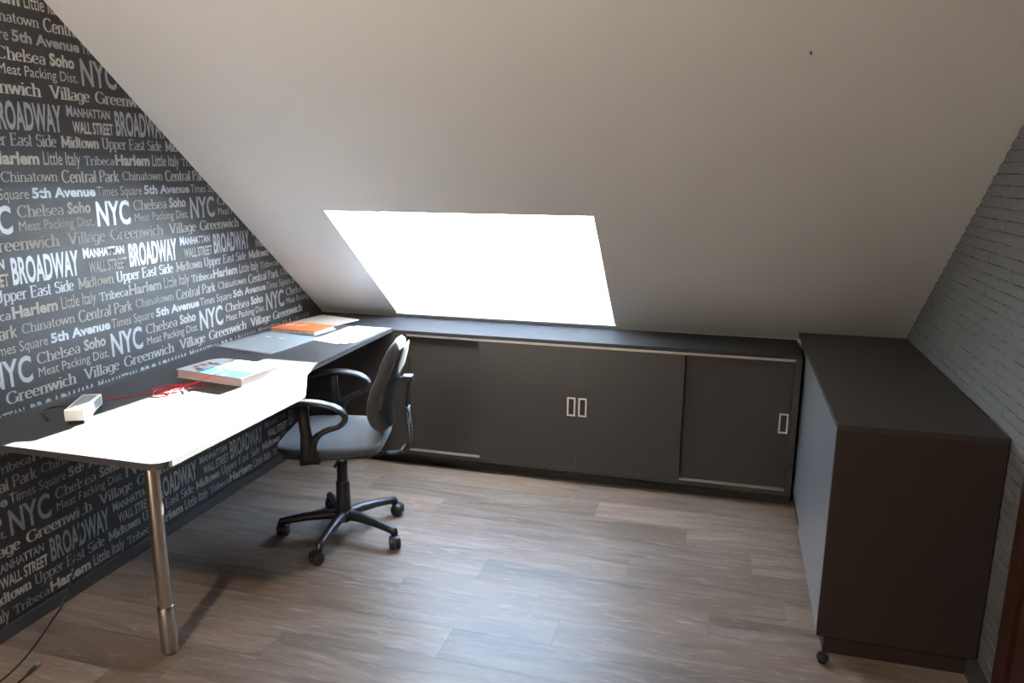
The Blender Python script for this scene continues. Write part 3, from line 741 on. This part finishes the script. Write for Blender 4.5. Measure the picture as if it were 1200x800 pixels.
# armrests: a flat arched pad curling down into a foot, with an upright post
for s in (-1, 1):
    yy = s * 0.237
    top_p = smooth_path([(-0.275, yy, .596), (-0.20, yy, .630), (-0.11, yy, .655), (-0.04, yy, .658), (0.030, yy, .645), (0.070, yy, .620), (0.078, yy, .592), (0.055, yy, .566), (0.005, yy, .548), (-0.035, yy, .520), (-0.052, yy, .480), (-0.055, yy, .425)], 5)
    n = len(top_p); rad = []
    for i in range(n):
        t = i / (n - 1)
        rad.append((0.006 + 0.005 * min(1, t * 8), 0.018 + 0.012 * min(1, t * 6)) if t < .42 else (0.0115, 0.024 - 0.006 * min(1, (t - .42) * 4)) if t < .8 else (0.014 + .02 * (t - .8), 0.016))
    ar = link('armrest', tube(bmesh.new(), top_p, rad, 14, flat=(0, 1, 0)) if False else tube(bmesh.new(), top_p, [(b_, a_) for a_, b_ in rad], 14, flat=(0, 1, 0)), 'plastic', ch, smooth=True)
    bm = bmesh.new()
    tube(bm, [(-0.085, yy, .650), (-0.081, yy, .60), (-0.075, yy, .53), (-0.070, yy, .44), (-0.065, yy, .412)], [(.014, .024), (.012, .022), (.012, .023), (.013, .034), (.012, .042)], 14, flat=(0, 1, 0))
    link('post', bm, 'plastic', ar, smooth=True)
    box_bm = BX(-0.10, -0.03, min(yy, s * .10), max(yy, s * .10), 0.408, 0.4175, bevel=0.002)
    link('bracket', box_bm, 'plastic', ar)
# backrest: curved pad, front is local -X
def back_pad(off, thick, hw_b, hw_t, z0, z1, rim):
    nU, nV = 28, 22; bm = bmesh.new(); front, rear = [], []
    def centre(v):   # x of the pad's middle by height, lumbar bulge
        return 0.200 + 0.068 * v ** 1.5 - 0.022 * math.sin(math.pi * min(1, v * 1.5))
    pts2 = superell(1, 1, 3.0, 56)
    rings = []
    prof = [(0.0, .5), (.5, .5), (.82, .42), (.94, .27), (1.0, 0.0), (.94, -.27), (.82, -.42), (.5, -.5), (0.0, -.5)]
    for s_, tk in prof[1:-1]:
        ring = []
        for (u, v_) in pts2:
            us, vs_ = u * s_, v_ * s_; vv = (vs_ + 1) / 2
            hw = hw_b + (hw_t - hw_b) * vv
            curve = -0.030 * (us ** 2)           # wings forward
            ring.append(bm.verts.new((centre(vv) + curve + off + thick * tk, us * hw, z0 + (z1 - z0) * vv)))
        rings.append(ring)
    m_ = len(pts2)
    for i in range(len(rings) - 1):
        for k in range(m_): bm.faces.new((rings[i][k], rings[i + 1][k], rings[i + 1][(k + 1) % m_], rings[i][(k + 1) % m_]))
    for ring, tk, flip in ((rings[0], .5, False), (rings[-1], -.5, True)):
        c = bm.verts.new((centre(.5) + off + thick * tk, 0, (z0 + z1) / 2))
        for k in range(m_):
            f = (ring[k], ring[(k + 1) % m_], c); bm.faces.new(f if not flip else f[::-1])
    bmesh.ops.recalc_face_normals(bm, faces=bm.faces[:]); return bm
back = link('backrest', back_pad(-0.004, 0.066, 0.165, 0.140, 0.478, 0.868, .1), 'fabric', ch, smooth=True)
link('back_shell', back_pad(0.027, 0.014, 0.142, 0.125, 0.500, 0.850, .1), 'plastic', back, smooth=True)
bar = smooth_path([(0.10, 0, .372), (0.19, 0, .368), (0.250, 0, .376), (0.284, 0, .410), (0.292, 0, .47), (0.282, 0, .56), (0.284, 0, .64), (0.296, 0, .70)], 5)
link('back_bar', tube(bmesh.new(), bar, (.007, .022), 12, flat=(1, 0, 0.01)), 'plastic', ch, smooth=True)
bm = bmesh.new()   # ribbed bellows over the bar
rp = [p for p in smooth_path([(0.262, 0, .384), (0.286, 0, .415), (0.293, 0, .47), (0.286, 0, .53), (0.283, 0, .575)], 12)]
tube(bm, rp, [((.012, .029) if i % 2 else (.0095, .026)) for i in range(len(rp))], 14, flat=(1, 0, 0.01))
link('bellows', bm, 'plastic', ch, smooth=False)
bm = bmesh.new(); box(bm, 0.268, 0.310, -0.024, 0.024, 0.684, 0.708, bevel=0.004); box(bm, 0.225, 0.275, -0.012, 0.012, 0.686, 0.700, bevel=0.002)
link('back_bracket', bm, 'plastic', ch)

# ================================================================ CABLES ON THE LEFT
pp = [(0.030, 0.50, .714), (0.028, 0.49, .60), (0.026, 0.47, .47), (0.030, 0.430, .33), (0.034, 0.390, .19), (0.036, 0.345, .09), (0.038, 0.290, .018), (0.055, 0.235, .0032), (0.093, 0.162, .0032), (0.130, 0.085, .0032), (0.165, -0.006, .0032), (0.178, -0.10, .0032), (0.15, -0.25, .0032), (0.10, -0.42, .0032)]
tag(link('power_cable', tube(bmesh.new(), smooth_path(pp, 8), 0.003, 8), 'black_cable', smooth=True), 'long black cable hanging from the desk along the lettered wall to the floor', 'cable')
pc = link('plug_lead', tube(bmesh.new(), smooth_path([(0.231, -0.018, .0062), (0.236, -0.04, .006), (0.237, -0.062, .004), (0.235, -0.10, .0032), (0.20, -0.20, .0032), (0.19, -0.34, .0032)], 6), 0.0028, 8), 'black_cable', smooth=True)
tag(pc, 'black cable end with a silver tip lying on the floor at the left', 'cable')
link('plug', tube(bmesh.new(), [(0.2275, 0.008, .0070), (0.229, 0.000, .0070), (0.232, -0.022, .0068), (0.2345, -0.034, .0066)], [.0035, .0062, .0062, .0035], 10), 'black_cable', pc, smooth=True)
link('plug_tip', tube(bmesh.new(), [(0.2255, 0.022, .0070), (0.2275, 0.008, .0070)], .0026, 8), 'metal_tip', pc, smooth=True)

# small nail in the ceiling
nx, nz = 2.421, None
zz = 1.865; p0 = S(nx, zz, 0.004); p1 = S(nx, zz, -0.008)
nl = link('nail', tube(bmesh.new(), [p0, p1, S(nx, zz, -0.0081), S(nx, zz, -0.0095)], [.0012, .0012, .0035, .0035], 10), 'dark_base')
tag(nl, 'tiny dark nail in the sloping white ceiling, upper right', 'nail')

# ceiling lamp behind the viewer (gives the warm light that throws the desk's shadow)
lp = thing('ceiling_lamp', 'round glass ceiling lamp behind the viewer', 'lamp', (0.95, -1.30, 0))
o = link('lamp_rose', lathe(bmesh.new(), [(0.05, ZT - 0.02), (0.05, ZT - 0.0005)], 24), 'white_plastic', lp)
o = link('lamp_stem', tube(bmesh.new(), [(0, 0, ZT - 0.02), (0, 0, ZT - 0.10)], .006, 8), 'metal_tip', lp)
o = link('lamp_globe', lathe(bmesh.new(), [(0.02, ZT - 0.26), (0.06, ZT - 0.245), (0.08, ZT - 0.18), (0.06, ZT - 0.115), (0.02, ZT - 0.10)], 24), 'shade', lp, smooth=True)
ld = bpy.data.lights.new('lamp_bulb', 'POINT'); lb = bpy.data.objects.new('lamp_bulb', ld); COL.objects.link(lb)
ld.energy = LAMP_POWER; ld.color = (1.0, 0.89, 0.76); ld.shadow_soft_size = 0.05; lb.location = (0.95, -1.30, ZT - 0.33)
